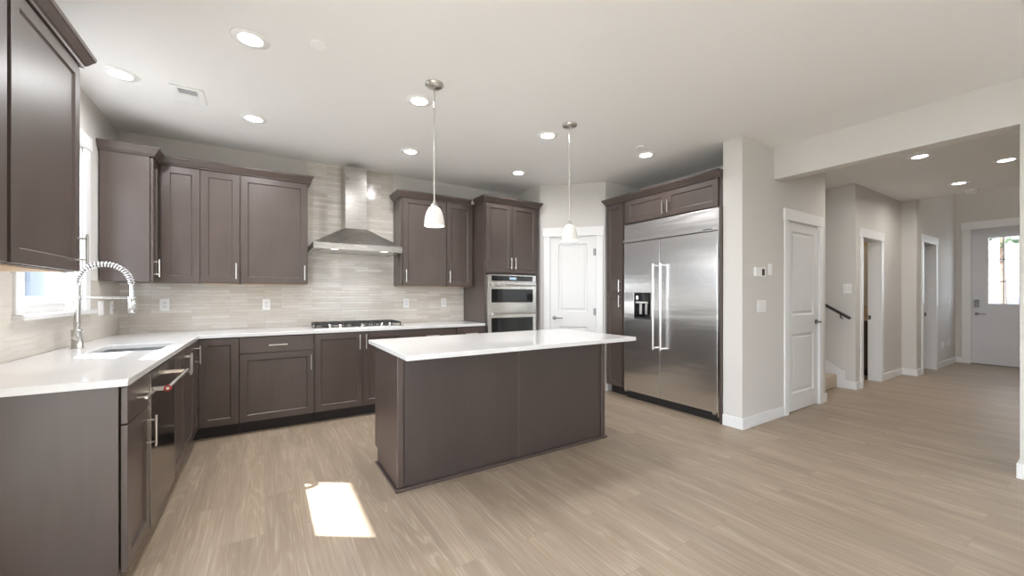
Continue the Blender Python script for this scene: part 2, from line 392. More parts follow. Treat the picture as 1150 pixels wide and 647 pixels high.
# baseboards
BBH = .105; bt = .014
def bb(name, *boxes):
    g = G()
    for b in boxes: g.box(*b, 0.001, BBH)
    return struct(g.obj(name, 'trim', bev=.003))
bb('baseboard_closet', (3.761, 4.58, 1.947, 1.961), (3.761, 3.775, 1.961, 2.143))
bb('baseboard_closet_right', (5.515, 5.628, 1.947, 1.961), (5.614, 5.628, 1.961, 2.15))
bb('baseboard_opening', (4.364, 4.378, REAR, JY + .014), (4.378, 4.534, JY, JY + .014), (4.52, 4.534, -1.3, JY))
bb('baseboard_bathroom', (6.636, 6.65, 1.976, 2.10), (6.65, 6.79, 1.976, 1.99), (7.695, 8.556, 1.976, 1.99))
bb('baseboard_entry', (8.556, 8.57, 1.806, 1.99), (8.57, 8.80, 1.806, 1.82), (9.72, 11.006, 1.806, 1.82), (11.006, 11.02, 1.735, 1.82))
bb('baseboard_nook', (3.80, 4.44, 3.696, 3.71))

# ------------------------------------------------------------------ windows (structure)
def window(name, x0, x1, y0, y1, z0, z1, cols, rows, axis='x', inner=None, rail=None):
    """frame in the opening; axis = normal axis; x0..x1 = depth range, y0..y1 along the wall"""
    root = struct(empty(name, ((x0 + x1) / 2, (y0 + y1) / 2, z0) if axis == 'x' else ((y0 + y1) / 2, (x0 + x1) / 2, z0)))
    loc = root.location.copy()
    def B_(g, d0, d1, u0, u1, a, b):
        return g.box(d0, d1, u0, u1, a, b) if axis == 'x' else g.box(u0, u1, d0, d1, a, b)
    f = .05; g = G()
    B_(g, x0, x1, y0, y0 + f, z0, z1); B_(g, x0, x1, y1 - f, y1, z0, z1); B_(g, x0, x1, y0 + f, y1 - f, z0, z0 + f); B_(g, x0, x1, y0 + f, y1 - f, z1 - f, z1)
    xm = (x0 + x1) / 2
    for i in range(1, cols):
        u = y0 + (y1 - y0) * i / cols; B_(g, x0, x1, u - .03, u + .03, z0 + f, z1 - f)
    if rail: B_(g, x0 + .005, x1 - .005, y0 + f, y1 - f, rail[0], rail[1])
    g.v = [tuple(Vector(v) - loc) for v in g.v]; g.obj('window_frame', 'trim', root, bev=.003)
    g = G(); B_(g, xm - .004, xm + .004, y0 + f * .9, y1 - f * .9, z0 + f * .9, z1 - f * .9)
    g.v = [tuple(Vector(v) - loc) for v in g.v]; g.obj('pane', 'glass', root)
    return root
w1 = window('window_1', -1.27, -1.21, WIN[0], WIN[1], 1.15, 2.33, 1, 1, rail=(1.67, 1.75))
w1['label'] = 'white framed window above the kitchen sink'
def sub(root, g, name, m, bev=0.):
    loc = root.location; g.v = [tuple(Vector(v) - loc) for v in g.v]; return g.obj(name, m, root, bev)
sub(w1, G().box(-1.208, -1.121, WIN[0] + .0005, WIN[0] + .012, 1.151, 2.329).box(-1.208, -1.121, WIN[1] - .012, WIN[1] - .0005, 1.151, 2.329).box(-1.208, -1.121, WIN[0], WIN[1], 2.318, 2.3295), 'reveal', 'trim')
sub(w1, G().box(LX + .0005, -1.10, 3.12, 3.21, 1.15, 2.33).box(LX + .0005, -1.10, 4.07, 4.16, 1.15, 2.33).box(LX + .0005, -1.095, 3.10, 4.18, 2.33, 2.43), 'casing', 'trim', .003)
sub(w1, G().box(-1.208, -1.065, 3.10, 4.19, 1.122, 1.149), 'window_sill', 'quartz', .003)
# double-hung sash: lower sash inside
sub(w1, G().cells([3.26, 3.30, 3.98, 4.02], [1.20, 1.25, 1.68, 1.73], lambda u, z: not (3.30 < u < 3.98 and 1.25 < z < 1.68), -1.215, -1.19, 'x'), 'lower_sash', 'trim', .002)
window('window_2', -1.26, -1.18, *DW_L, 2, 1)
window('window_3', REAR - .11, REAR - .03, *DW_R, 3, 1, axis='y')

# ------------------------------------------------------------------ doors (structure)
def lever(parent, x, z, y, dirx, m='nickel'):
    g = G().tube([(x, y, z), (x, y - .012, z)], .027, 20).tube([(x, y - .012, z), (x, y - .05, z)], .009, 12)
    g.tube([(x, y - .05, z), (x + dirx * .03, y - .052, z), (x + dirx * .115, y - .046, z)], [.010, .009, .007], 10)
    return g.obj('lever_handle', m, parent)
def door2(name, loc, rz, w_, h_, label, hinge_left, m='door', lever_z=.955, wall_t=.12, hx=None, cas=.085, casL=True, slab_y=.006):
    """local: x 0..w along wall, wall face at y=0, opening in +y"""
    r = struct(empty(name, loc, rz), label)
    st = .115
    # slab with an upper and a lower raised panel
    holes = [(st, w_ - st, .20, .84), (st, w_ - st, 1.04, h_ - .10)]
    g = G().panel(.003, w_ - .003, .012, h_ - .004, slab_y, .035, holes, depth=.012, bevel=.012)
    for a, b, c, d in holes:
        k, q = .03, .014; y = slab_y
        o = [(a + k, y + .010, c + k), (b - k, y + .010, c + k), (b - k, y + .010, d - k), (a + k, y + .010, d - k)]
        i_ = [(a + k + q, y + .004, c + k + q), (b - k - q, y + .004, c + k + q), (b - k - q, y + .004, d - k - q), (a + k + q, y + .004, d - k - q)]
        g.add(o + i_, [(0, 1, 5, 4), (1, 2, 6, 5), (2, 3, 7, 6), (3, 0, 4, 7), (4, 5, 6, 7)])
    g.obj('door_slab', m, r)
    casing(r, w_, h_, cas)
    jam = G().box(-.0, .0025, .001, wall_t, 0, h_).box(w_ - .0025, w_, .001, wall_t, 0, h_).box(0, w_, .001, wall_t, h_ - .0035, h_)
    jam.obj('jamb', 'trim', r)
    lx = w_ - .06 if hinge_left else .06
    lever(r, lx, lever_z, slab_y, -1 if hinge_left else 1, 'dknickel')
    hxx = .012 if hinge_left else w_ - .008
    for z in (.24, 1.04, 1.83):
        G().tube([(hxx, slab_y - .006, z - .045), (hxx, slab_y - .006, z + .045)], .0065, 10).box(hxx - (.0 if hinge_left else .03), hxx + (.03 if hinge_left else 0.), slab_y - .002, slab_y + .001, z - .045, z + .045).obj('hinge', 'dknickel', r)
    return r
def casing(r, w_, h_, cas=.085, right=True, head=.12, t=.018):
    g = G().box(-cas, .0, -t, -.0005, .0, h_).box(w_, w_ + cas, -t, -.0005, .0, h_)
    g.box(-cas - .012, w_ + cas + .012, -t - .006, -.0005, h_, h_ + head)
    return g.obj('casing', 'trim', r, bev=.003)
door2('door_1', (A.x + t_.x * PD[0], A.y + t_.y * PD[0], 0), math.atan2(t_.y, t_.x), PD[1] - PD[0], 2.045, 'white two-panel pantry door on the angled wall', False)
door2('door_2', (CD[0], 1.961, 0), 0, CD[1] - CD[0], 2.045, 'white two-panel closet door right of the thermostat', True)
def doorway(name, x0, x1, y, h_, t, label):
    r = struct(empty(name, (x0, y, 0)), label); w_ = x1 - x0
    casing(r, w_, h_)
    G().box(.0, .004, .0005, t, .0, h_).box(w_ - .004, w_, .0005, t, 0, h_).box(0, w_, .0005, t, h_ - .004, h_).obj('jamb', 'trim', r)
    G().box(w_ - .008, w_ - .004, t - .036, t - .006, .90, .96).obj('strike_plate', 'dknickel', r)
    return r
doorway('door_3', BD[0], BD[1], 1.99, 2.045, .14, 'white cased doorway to the bathroom, nearest open doorway in the hall')
doorway('door_4', OD[0], OD[1], 1.82, 2.11, .14, 'white cased doorway, second one nearest the front door')
# front door, faces -x : rotation -90 (local x -> -Y)
r = struct(empty('door_5', (11.02, FD[1], 0), R(-90)), 'grey front door with nine-light glass')
w_, h_ = FD[1] - FD[0], FD[3]
gx0, gx1, gz0, gz1 = .205, w_ - .205, 1.11, 2.29
g = G().cells([.004, gx0, gx1, w_ - .004], [.015, gz0, gz1, h_ - .005], lambda x, z: not (gx0 < x < gx1 and gz0 < z < gz1), .03, .075, 'y')
g.obj('door_slab', 'entry_door', r)
g = G()
for k in (1, 2): g.box(gx0 + (gx1 - gx0) * k / 3 - .009, gx0 + (gx1 - gx0) * k / 3 + .009, .036, .068, gz0, gz1)
for k in (1, 2): g.box(gx0, gx1, .036, .068, gz0 + (gz1 - gz0) * k / 3 - .009, gz0 + (gz1 - gz0) * k / 3 + .009)
g.box(gx0 - .02, gx1 + .02, .018, .03, gz1, gz1 + .02).box(gx0 - .02, gx1 + .02, .018, .03, gz0 - .02, gz0).box(gx0 - .02, gx0, .018, .03, gz0, gz1).box(gx1, gx1 + .02, .018, .03, gz0, gz1)
g.obj('muntins', 'trim', r)
G().box(gx0, gx1, .05, .055, gz0, gz1).obj('pane', 'glass', r)
g = G().cells([.17, .19, w_ - .19, w_ - .17], [.30, .32, .88, .90], lambda x, z: not (.19 < x < w_ - .19 and .32 < z < .88), .022, .0305, 'y'); g.obj('panel_moulding', 'entry_door', r)
lever(r, .065, .92, .03, 1, 'dknickel')
G().box(0, w_, -.02, .13, .0005, .017).obj('threshold', 'dknickel', r)
G().box(.035, .095, .005, .03, 1.04, 1.18).box(.042, .088, -.004, .006, 1.11, 1.17).obj('keypad_lock', 'dknickel', r, bev=.004)
casing(r, w_, h_, .11, head=.135)
G().box(0, .004, .001, .14, 0, h_).box(w_ - .004, w_, .001, .14, 0, h_).box(0, w_, .001, .14, h_ - .004, h_).obj('jamb', 'trim', r)

# ------------------------------------------------------------------ backsplash tile (setting)
tb = .008
g = G().cells([LX + .001, .383, 1.343, 2.292], [.915, 1.371, H], lambda x, z: z < 1.371 or (.383 < x < 1.343), BY - tb, BY - .0005, 'y')
struct(g.obj('trim_1', 'tile_b'), 'beige strip tile backsplash along the back wall and up behind the hood')
g = G().cells([2.24, 3.119, 4.161, BY - tb - .001], [.915, 1.121, 1.371], lambda y, z: z < 1.121 or not (3.119 < y < 4.161), LX + .0005, LX + tb, 'x')
g.v = [(x, y, z) for x, y, z in g.v]
struct(g.obj('trim_2', 'tile_l'), 'beige strip tile backsplash under the sink window')

# ------------------------------------------------------------------ cabinets
def pull(parent, x, z, vertical=True, L=.15, y=0.):
    g = G(); so = .034; h = L / 2
    if vertical:
        g.tube([(x, y - so, z - h), (x, y - so, z + h)], .006, 10)
        for s_ in (-1, 1): g.tube([(x, y, z + s_ * (h - .022)), (x, y - so, z + s_ * (h - .022))], .0045, 8)
    else:
        g.tube([(x - h, y - so, z), (x + h, y - so, z)], .006, 10)
        for s_ in (-1, 1): g.tube([(x + s_ * (h - .022), y, z), (x + s_ * (h - .022), y - so, z)], .0045, 8)
    return g.obj('handle', 'nickel', parent)
def shaker(parent, x0, x1, z0, z1, name='door', fw=.058, handle=None):
    """a recessed-panel front at local y 0..0.02; handle=(x, z, vertical)"""
    if z1 - z0 < .2:
        g = G().box(x0, x1, 0, .02, z0, z1)
    else:
        g = G().panel(x0, x1, z0, z1, 0, .02, [(x0 + fw, x1 - fw, z0 + fw, z1 - fw)], depth=.010, bevel=.006)
    o = g.obj(name, 'cab', parent, bev=.0015)
    if handle: pull(o, *handle)
    return o
def base_cab(x, y, rz, w_, label, fronts, d=.60, name='base_cabinet', group=None, finished=None):
    r = tag(empty(name, (x, y, 0), rz), label, 'cabinet', group)
    G().box(.0015, w_ - .0015, .0215, d, .11, .882).obj('carcass', 'cab', r)
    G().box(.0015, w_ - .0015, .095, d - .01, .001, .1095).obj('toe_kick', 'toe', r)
    for f in fronts: shaker(r, *f[:4], name=f[4], handle=f[5])
    return r
E90, W90 = R(90), R(-90)
# left run : x face -0.48, local x = world Y
XF = -.48; e = .0025
r = base_cab(XF, 2.25, E90, .338, 'stained wood base cabinet at the near end of the sink counter',
         [(-.027, .338 - e, .725, .876, 'drawer', (.17, .80, False)), (-.027, .338 - e, .115, .718, 'door', (.338 - .055, .60, True))])
# finished end panel facing the camera
g = G().box(-.030, -.0015, .027, .632, .001, .882); g.obj('end_panel', 'cab', r, bev=.0015)
# sink base (carcass is open where the bowl hangs)
r = tag(empty('base_cabinet', (XF, 3.205, 0), E90), 'stained wood double-door cabinet under the kitchen sink', 'cabinet')
G().box(.0015, .8235, .0215, .04, .11, .882).box(.0015, .02, .04, .60, .11, .882).box(.80, .8235, .04, .60, .11, .882).box(.02, .80, .04, .60, .11, .13).obj('carcass', 'cab', r)
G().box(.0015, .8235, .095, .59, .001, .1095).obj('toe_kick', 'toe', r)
shaker(r, e, .411, .115, .876, handle=(.411 - .03, .765, True)); shaker(r, .414, .825 - e, .115, .876, handle=(.414 + .03, .765, True))
# corner susan cabinet
r = tag(empty('corner_base_cabinet', (XF, 4.265, 0)), 'stained wood corner base cabinet where the two counters meet', 'cabinet')
poly = [(-.60, -.2335), (-.0215, -.2335), (-.0215, .0215), (.2845, .0215), (.2845, .60), (-.60, .60)]
G().prism(poly, .11, .882).obj('carcass', 'cab', r)
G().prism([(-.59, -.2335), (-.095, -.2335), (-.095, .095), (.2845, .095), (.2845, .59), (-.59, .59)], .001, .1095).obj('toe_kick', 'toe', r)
shaker(r, .003, .2835, .115, .876)                       # faces -y, no pull
dl = G().panel(-.232, -.003, .115, .876, 0, .02, [(-.232 + .058, -.003 - .058, .173, .818)], .009, .005)
dl.v = [(-y, x, z) for x, y, z in dl.v]; d_ = dl.obj('door', 'cab', r, bev=.0015)
hg = G(); hg.tube([(-.195, -.034, .695), (-.195, -.034, .845)], .006, 10).tube([(-.195, 0, .717), (-.195, -.034, .717)], .0045, 8).tube([(-.195, 0, .823), (-.195, -.034, .823)], .0045, 8)
hg.v = [(-y, x, z) for x, y, z in hg.v]; hg.obj('handle', 'nickel', d_)
# back run : face y 4.265
YF = 4.265
base_cab(-.194, YF, 0, .602, 'stained wood base cabinet with one drawer left of the cooktop',
         [(e, .602 - e, .733, .876, 'drawer', (.301, .80, False)), (e, .602 - e, .115, .726, 'door', (.602 - .03, .615, True))])
base_cab(.409, YF, 0, .898, 'wide stained wood double-door cabinet under the cooktop',
         [(e, .4475, .115, .876, 'door', (.4475 - .03, .78, True)), (.4505, .898 - e, .115, .876, 'door', (.4505 + .03, .78, True))])
base_cab(1.308, YF, 0, .602, 'stained wood base cabinet right of the cooktop, partly behind the island',
         [(e, .602 - e, .733, .876, 'drawer', (.301, .80, False)), (e, .602 - e, .115, .726, 'door', (.03, .615, True))])
base_cab(1.911, YF, 0, .380, 'narrow stained wood base cabinet beside the oven tower',
         [(e, .380 - e, .733, .876, 'drawer', (.19, .80, False)), (e, .380 - e, .115, .726, 'door', (.03, .615, True))])

UZ0, UZ1, DZ1 = 1.372, 2.44, 2.408
def upper(x, y, rz, w_, label, doors, d=.31, d0=.0015, name='wall_cabinet'):
    r = tag(empty(name, (x, y, UZ0), rz), label, 'cabinet')
    G().box(.0015, w_ - .0015, .0215, d, .0, UZ1 - UZ0).obj('carcass', 'cab', r)
    G().box(.02, w_ - .02, .04, d - .01, -.004, -.0005).obj('underside', 'cab_in', r)
    for a, b, hx in doors:
        shaker(r, a, b, .004, DZ1 - UZ0, handle=(hx, .115, True) if hx is not None else None)
    return r
# near left uppers (face x -0.79)
UX = -.79
upper(UX, 1.55, E90, .635, 'stained wood wall cabinet cut off by the left edge of the photo', [(e, .630, .05)])
r = upper(UX, 2.187, E90, .660, 'stained wood wall cabinet left of the sink window', [(.020, .655, .625)])
# corner upper
r = tag(empty('corner_wall_cabinet', (UX, 4.575, UZ0)), 'stained wood corner wall cabinet right of the sink window', 'cabinet')
G().prism([(-.319, -.201), (-.0215, -.201), (-.0215, .0215), (.286, .0215), (.286, .315), (-.319, .315)], 0, UZ1 - UZ0).obj('carcass', 'cab', r, bev=.0015)
shaker(r, .018, .286, .004, DZ1 - UZ0)
dl = G().panel(-.190, -.003, .004, DZ1 - UZ0, 0, .02, [(-.190 + .05, -.003 - .05, .062, DZ1 - UZ0 - .058)], .009, .005)
dl.v = [(-y, x, z) for x, y, z in dl.v]; d_ = dl.obj('door', 'cab', r, bev=.0015)
hg = G(); hg.tube([(-.160, -.034, .04), (-.160, -.034, .19)], .006, 10).tube([(-.160, 0, .062), (-.160, -.034, .062)], .0045, 8).tube([(-.160, 0, .168), (-.160, -.034, .168)], .0045, 8)
hg.v = [(-y, x, z) for x, y, z in hg.v]; hg.obj('handle', 'nickel', d_)
upper(-.503, 4.575, 0, .304, 'narrow stained wood wall cabinet on the left of the back wall', [(e, .304 - e, .274)])
upper(-.198, 4.575, 0, .578, 'wide stained wood wall cabinet left of the range hood', [(e, .578 - e - .004, .545)])
upper(1.345, 4.575, 0, .572, 'wide stained wood wall cabinet right of the range hood', [(.026, .572 - e, .058)])
upper(1.918, 4.575, 0, .374, 'narrow stained wood wall cabinet between hood and oven tower', [(e, .352, .034)])

# crown mouldings
CR = [(0, 2.4405), (.0, 2.412), (.010, 2.412), (.012, 2.424), (.020, 2.430), (.040, 2.462), (.046, 2.468), (.048, 2.486), (-.03, 2.486), (-.03, 2.4405)]
def crown(path, label):
    g = G().sweep(path, CR); cx = path[0]
    o = g.obj('crown_molding', 'cab', loc=(cx[0], cx[1], 2.44)); return tag(o, label, 'moulding')
# outwards is on the right of travel
crown_run = crown
crown_run([(LX + .004, 1.552), (UX, 1.552), (UX, 2.848), (LX + .004, 2.848)], 'stained crown moulding above the near left wall cabinets')
crown_run([(LX + .004, 4.374), (UX, 4.374), (UX, 4.575), (.380, 4.575), (.380, BY - .01)], 'stained crown moulding above the wall cabinets left of the hood')
crown_run([(1.345, BY - .01), (1.345, 4.575), (2.243, 4.575)], 'stained crown moulding above the wall cabinets right of the hood')

# oven tower
r = tag(empty('oven_cabinet', (2.295, YF, 0)), 'tall stained wood cabinet housing the wall ovens', 'cabinet')
g = G().cells([0, .019, .786, .805], [.11, .36, 1.53, 2.44], lambda x, z: not (.019 < x < .786 and .36 < z < 1.53), .02, .10, 'y')
g.box(0, .019, .10, .62, .11, 2.44).box(.786, .805, .10, .62, .11, 2.44).box(.019, .786, .10, .62, 1.53, 2.44).box(.019, .786, .10, .62, .11, .36)
g.obj('carcass', 'cab', r, bev=.001)
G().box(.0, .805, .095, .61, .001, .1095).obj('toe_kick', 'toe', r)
shaker(r, .012, .395, 1.548, DZ1, handle=(.395 - .03, 1.665, True)); shaker(r, .3985, .783, 1.548, DZ1, handle=(.3985 + .03, 1.665, True))
shaker(r, .012, .793, .125, .345, 'drawer', handle=(.40, .235, False))
g = G().sweep([(0, .255), (0, 0), (.805, 0), (.805, BY - YF - .01)], CR)
g.obj('crown_molding', 'cab', r)
# ovens
r = tag(empty('wall_oven', (2.68, YF - .002, .37)), 'stainless double wall oven with upper microwave, built into the tall cabinet', 'oven')
ox = .364
def O(z): return z - .37
G().box(-ox, ox, .0, .60, O(.39), O(1.515)).obj('housing', 'ovensteel', r, bev=.002)
G().box(-ox, ox, -.022, -.001, O(1.425), O(1.518)).obj('control_panel', 'ovensteel', r, bev=.002)
p = G().box(-ox + .055, ox - .055, -.025, -.0222, O(1.437), O(1.503)).obj('display', 'blackglass', r)
G().box(-.05, .05, -.0262, -.0252, O(1.458), O(1.485)).obj('clock', 'blue', p)
def oven_door(z0, z1, wz0, wz1, hz, nm):
    g = G().cells([-ox, -ox + .05, ox - .05, ox], [O(z0), O(wz0), O(wz1), O(z1)], lambda x, z: not (abs(x) < ox - .05 and O(wz0) < z < O(wz1)), -.028, -.001, 'y')
    d = g.obj(nm, 'ovensteel', r, bev=.002)
    G().box(-ox + .051, ox - .051, -.025, -.004, O(wz0) + .001, O(wz1) - .001).obj('oven_window', 'blackglass', d)
    h = G().tube([(-ox + .045, -.072, O(hz)), (ox - .045, -.072, O(hz))], .011, 14)
    for s_ in (-1, 1): h.box(s_ * (ox - .07) - .012, s_ * (ox - .07) + .012, -.075, -.028, O(hz) - .010, O(hz) + .010)
    h.obj('handle', 'ovensteel', d)
oven_door(1.068, 1.418, 1.168, 1.335, 1.385, 'microwave_door')
oven_door(.44, 1.058, .60, .975, 1.030, 'oven_door')
G().box(-ox, ox, -.012, -.001, O(.39), O(.434)).obj('lower_trim', 'ovensteel', r)

# tall cabinet left of refrigerator, face x 3.755, facing -x : local x -> -Y
FX = 3.755
r = tag(empty('tall_cabinet', (FX, 3.662, 0), W90), 'tall narrow stained wood cabinet left of the refrigerator', 'cabinet')
G().box(0, .278, .0215, .66, .11, 2.44).obj('carcass', 'cab', r, bev=.001)
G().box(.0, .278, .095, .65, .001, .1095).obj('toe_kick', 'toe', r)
shaker(r, e, .262, .115, 1.276, handle=(.262 - .03, 1.185, True), fw=.055); shaker(r, e, .262, 1.282, DZ1, handle=(.262 - .03, 1.375, True), fw=.055)
r = tag(empty('over_fridge_cabinet', (FX, 3.382, 2.125), W90), 'stained wood double-door cabinet above the refrigerator', 'cabinet')
G().box(.0015, 1.234, .0215, .66, .0, .315).obj('carcass', 'cab', r, bev=.001)
shaker(r, .045, .612, .008, .283, handle=(.612 - .03, .11, True)); shaker(r, .615, 1.198, .008, .283, handle=(.615 + .03, .11, True))
g = G().box(1.2155, 1.2345, .0, .66, -2.124, -.001); g.obj('side_panel', 'cab', r, bev=.001)
crown_run([(4.42, 3.662), (FX, 3.662), (FX, 2.1465)], 'stained crown moulding above the refrigerator') 

# refrigerator, facing -x
fw_ = 1.208
r = tag(empty('refrigerator', (FX, 3.375, 0), W90), 'wide built-in stainless side-by-side refrigerator', 'refrigerator')
G().box(.004, fw_ - .004, .045, .62, .02, 2.115).obj('cabinet_body', 'black', r)
sp = .522
d1 = G().box(.006, sp, 0, .044, .098, 1.893)
d1 = G().cells([.006, .160, .400, sp], [.098, .977, 1.287, 1.893], lambda x, z: not (.16 < x < .40 and .977 < z < 1.287), 0, .044, 'y').obj('freezer_door', 'fridge_steel', r, bev=.003)
d2 = G().box(sp + .004, fw_ - .022, 0, .044, .098, 1.893).obj('refrigerator_door', 'fridge_steel', r, bev=.003)
for par, hx in ((d1, sp - .045), (d2, sp + .052)):
    g = G().tube([(hx, -.062, .645), (hx, -.062, 1.612)], .0125, 16)
    for z in (.665, 1.592): g.tube([(hx, .0, z), (hx, -.062, z)], .010, 12)
    g.obj('handle', 'steel', par)
# dispenser: recess with glass front panel, tray and paddles
dp = G().box(.1605, .3995, .040, .0445, .978, 1.286).box(.1605, .17, .002, .04, .978, 1.286).box(.39, .3995, .002, .04, .978, 1.286).box(.17, .39, .002, .04, 1.278, 1.286).obj('dispenser', 'blackglass', r)
G().box(.17, .39, -.001, .030, 1.185, 1.278).obj('control_panel', 'blackglass', dp, bev=.002)
G().box(.19, .37, -.004, .02, 1.165, 1.183).obj('light_bar', 'steel', dp)
G().box(.205, .215, -.0025, -.0012, 1.215, 1.245).obj('status_light', 'lens', dp)
for x in (.235, .315): G().box(x, x + .03, .006, .018, 1.035, 1.16).obj('paddle', 'nickel', dp, bev=.003)
G().box(.175, .385, -.004, .038, .980, .995).obj('drip_tray', 'rubber', dp)
g = G().box(.006, fw_ - .022, .004, .044, 1.935, 2.118).obj('top_grille', 'fridge_steel', r, bev=.002)
G().box(-.004, fw_ - .010, -.012, .044, 1.898, 1.932).obj('grille_lip', 'fridge_steel', r, bev=.002)
G().box(fw_ - .165, fw_ - .065, -.014, -.0125, 1.911, 1.919).obj('nameplate', 'ink', r)
G().box(fw_ - .019, fw_ - .006, .002, .05, .06, 2.118).obj('side_trim', 'steel', r)
G().box(.01, fw_ - .006, .05, .12, .002, .094).obj('toe_grille', 'black', r)
for x in (.03, fw_ - .055): G().box(x - .02, x + .02, .004, .06, .078, .096).obj('hinge_cover', 'nickel', r)

# ------------------------------------------------------------------ countertops
g = G().cells([LX + .001, -.90, -.56, -.473, 2.290], [2.194, 3.28, 3.74, 4.253, BY - .0005],
              lambda x, y: (x < -.473 or y > 4.253) and not (-.90 < x < -.56 and 3.28 < y < 3.74), .884, .914)
tag(g.obj('countertop', 'quartz', bev=.003), 'white quartz L-shaped countertop along the window and hood walls', 'countertop')
# sink
g = G()
sx0, sx1, sy0, sy1, sz0, sz1 = -.905, -.555, 3.275, 3.745, .67, .8835
tk = .004
g.box(sx0, sx1, sy0, sy1, sz0, sz0 + tk).box(sx0, sx0 + tk, sy0, sy1, sz0 + tk, sz1).box(sx1 - tk, sx1, sy0, sy1, sz0 + tk, sz1).box(sx0 + tk, sx1 - tk, sy0, sy0 + tk, sz0 + tk, sz1).box(sx0 + tk, sx1 - tk, sy1 - tk, sy1, sz0 + tk, sz1)
s_ = tag(empty('kitchen_sink', (-.73, 3.51, .67)), 'stainless undermount sink sunk in the white counter', 'sink')
sub(s_, g, 'basin', 'sink')
sub(s_, G().lathe([(.045, .6745), (.045, .6765), (.03, .677)], (-.73, 3.51), 24), 'drain', 'chrome')

# faucet
fx, fy = -1.03, 3.66
r = tag(empty('faucet', (fx, fy, .9145)), 'tall chrome spring-neck faucet behind the sink', 'faucet')
G().lathe([(.033, 0), (.033, .004), (.028, .006), (.028, .108), (.031, .112), (.031, .118), (.02, .120)], n=28).obj('base', 'nickel', r)
G().lathe([(.017, .118), (.0165, .395), (.0185, .397), (.0185, .415), (.012, .418)], n=24).obj('riser', 'nickel', r)
cx, a_, zc = .13, .13, .415
arc = [(cx - a_ * math.cos(q), 0, zc + .135 * math.sin(q)) for q in [math.pi * k / 40 for k in range(41)]]
G().tube(arc, .008, 10).obj('hose', 'dknickel', r)
def spring(path, rad, wire, turns, n=16):
    pts = [Vector(p) for p in path]; out = []
    L = [0.]
    for i in range(1, len(pts)): L.append(L[-1] + (pts[i] - pts[i - 1]).length)
    tot = L[-1]; N = turns * n
    for k in range(N + 1):
        sdist = tot * k / N; i = max(j for j in range(len(L)) if L[j] <= sdist + 1e-9); i = min(i, len(pts) - 2)
        f = (sdist - L[i]) / (L[i + 1] - L[i]); p = pts[i].lerp(pts[i + 1], f); t = (pts[i + 1] - pts[i]).normalized()
        b = Vector((0, 1, 0)); a = t.cross(b).normalized(); q = 2 * math.pi * k / n
        out.append(p + (a * math.cos(q) + b * math.sin(q)) * rad)
    return out
G().tube(spring(arc, .0150, .0026, 25), .0042, 8).obj('spring', 'chrome', r)
G().tube([(.26, 0, .418), (.262, 0, .40), (.262, 0, .33)], [.011, .012, .012], 14).obj('hose_end', 'chrome', r)
G().lathe([(.012, .335), (.019, .325), (.0215, .30), (.0215, .235), (.019, .222), (.017, .220)], (.262, 0), 24).obj('spray_head', 'chrome', r)
g = G().tube([(0, 0, .325), (.262, 0, .325)], .0075, 12).lathe([(.021, .312), (.021, .338)], n=20).lathe([(.024, .318), (.024, .332)], (.262, 0), 20); g.obj('support_arm', 'chrome', r)
g = G().tube([(0, -.02, .07), (0, -.055, .07)], .012, 14).tube([(0, -.05, .07), (.02, -.055, .16)], [.006, .005], 10); g.obj('lever_handle', 'nickel', r)

# ------------------------------------------------------------------ dishwasher, facing +x
r = tag(empty('dishwasher', (XF, 2.590, 0), E90), 'stainless dishwasher with dark reflections put into its colour, between base cabinets on the left run', 'dishwasher')
dw = .612
G().box(.004, dw - .004, .03, .58, .10, .878).obj('tub', 'black', r)
d_ = G().box(.004, dw - .004, -.003, .028, .105, .872).obj('door', 'dwsteel', r, bev=.0015)
G().box(.0018, .0038, -.005, .025, .105, .872).obj('edge_trim', 'ovensteel', r)
h = G().tube([(.022, -.066, .787), (dw - .022, -.066, .787)], .011, 16).box(.022, .040, -.066, -.0035, .778, .796).box(dw - .040, dw - .022, -.066, -.0035, .778, .796)
hh = h.obj('handle', 'chrome', d_)
G().tube([(.016, -.066, .787), (.011, -.066, .787)], .0155, 20).obj('medallion', 'red', hh)
G().tube([(.011, -.066, .787), (.009, -.066, .787)], .007, 16).obj('medallion_centre', 'plastic', hh)
G().box(.19, .42, -.0045, -.0032, .835, .862).obj('badge', 'ovensteel', d_)
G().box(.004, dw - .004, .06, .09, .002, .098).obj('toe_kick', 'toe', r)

# ------------------------------------------------------------------ range hood
r = tag(empty('range_hood', (.86, BY - .009, 1.735)), 'stainless chimney range hood above the cooktop', 'range hood')
hw, hd = .452, .50
ch = [(-.115, -.27), (.115, -.27), (.115, -.001), (-.115, -.001)]
g = G().cells([-hw, -hw + .02, hw - .02, hw], [-hd, -hd + .02, -.021, -.001], lambda x, y: True, .0, .010) if False else G()
# rim band as hollow box
g.box(-hw, hw, -hd, -hd + .004, 0, .062).box(-hw, -hw + .004, -hd, -.001, 0, .062).box(hw - .004, hw, -hd, -.001, 0, .062).box(-hw, hw, -.005, -.001, 0, .062)
rim = g.obj('rim', 'hoodsteel', r)
for x0_, x1_ in ((-.30, .30),):
    G().box(-.07, .07, -hd - .0015, -hd - .0003, .036, .054).obj('control_strip', 'ovensteel', rim)
b0 = [(-hw, -hd), (hw, -hd), (hw, -.001), (-hw, -.001)]; zt = .262
ca = [(x, y, .062) for x, y in b0] + [(x, y, zt) for x, y in ch]
G().add(ca, [(0, 1, 5, 4), (1, 2, 6, 5), (2, 3, 7, 6), (3, 0, 4, 7)]).obj('canopy', 'hoodsteel', r)
G().box(-.113, .113, -.268, -.001, zt - .01, H - 1.735 - .06).obj('chimney', 'hoodsteel', r, bev=.002)
G().box(-hw + .01, hw - .01, -hd + .01, -.01, .008, .018).box(-.36, .36, -.40, -.08, .001, .008).obj('filter', 'steel', r)
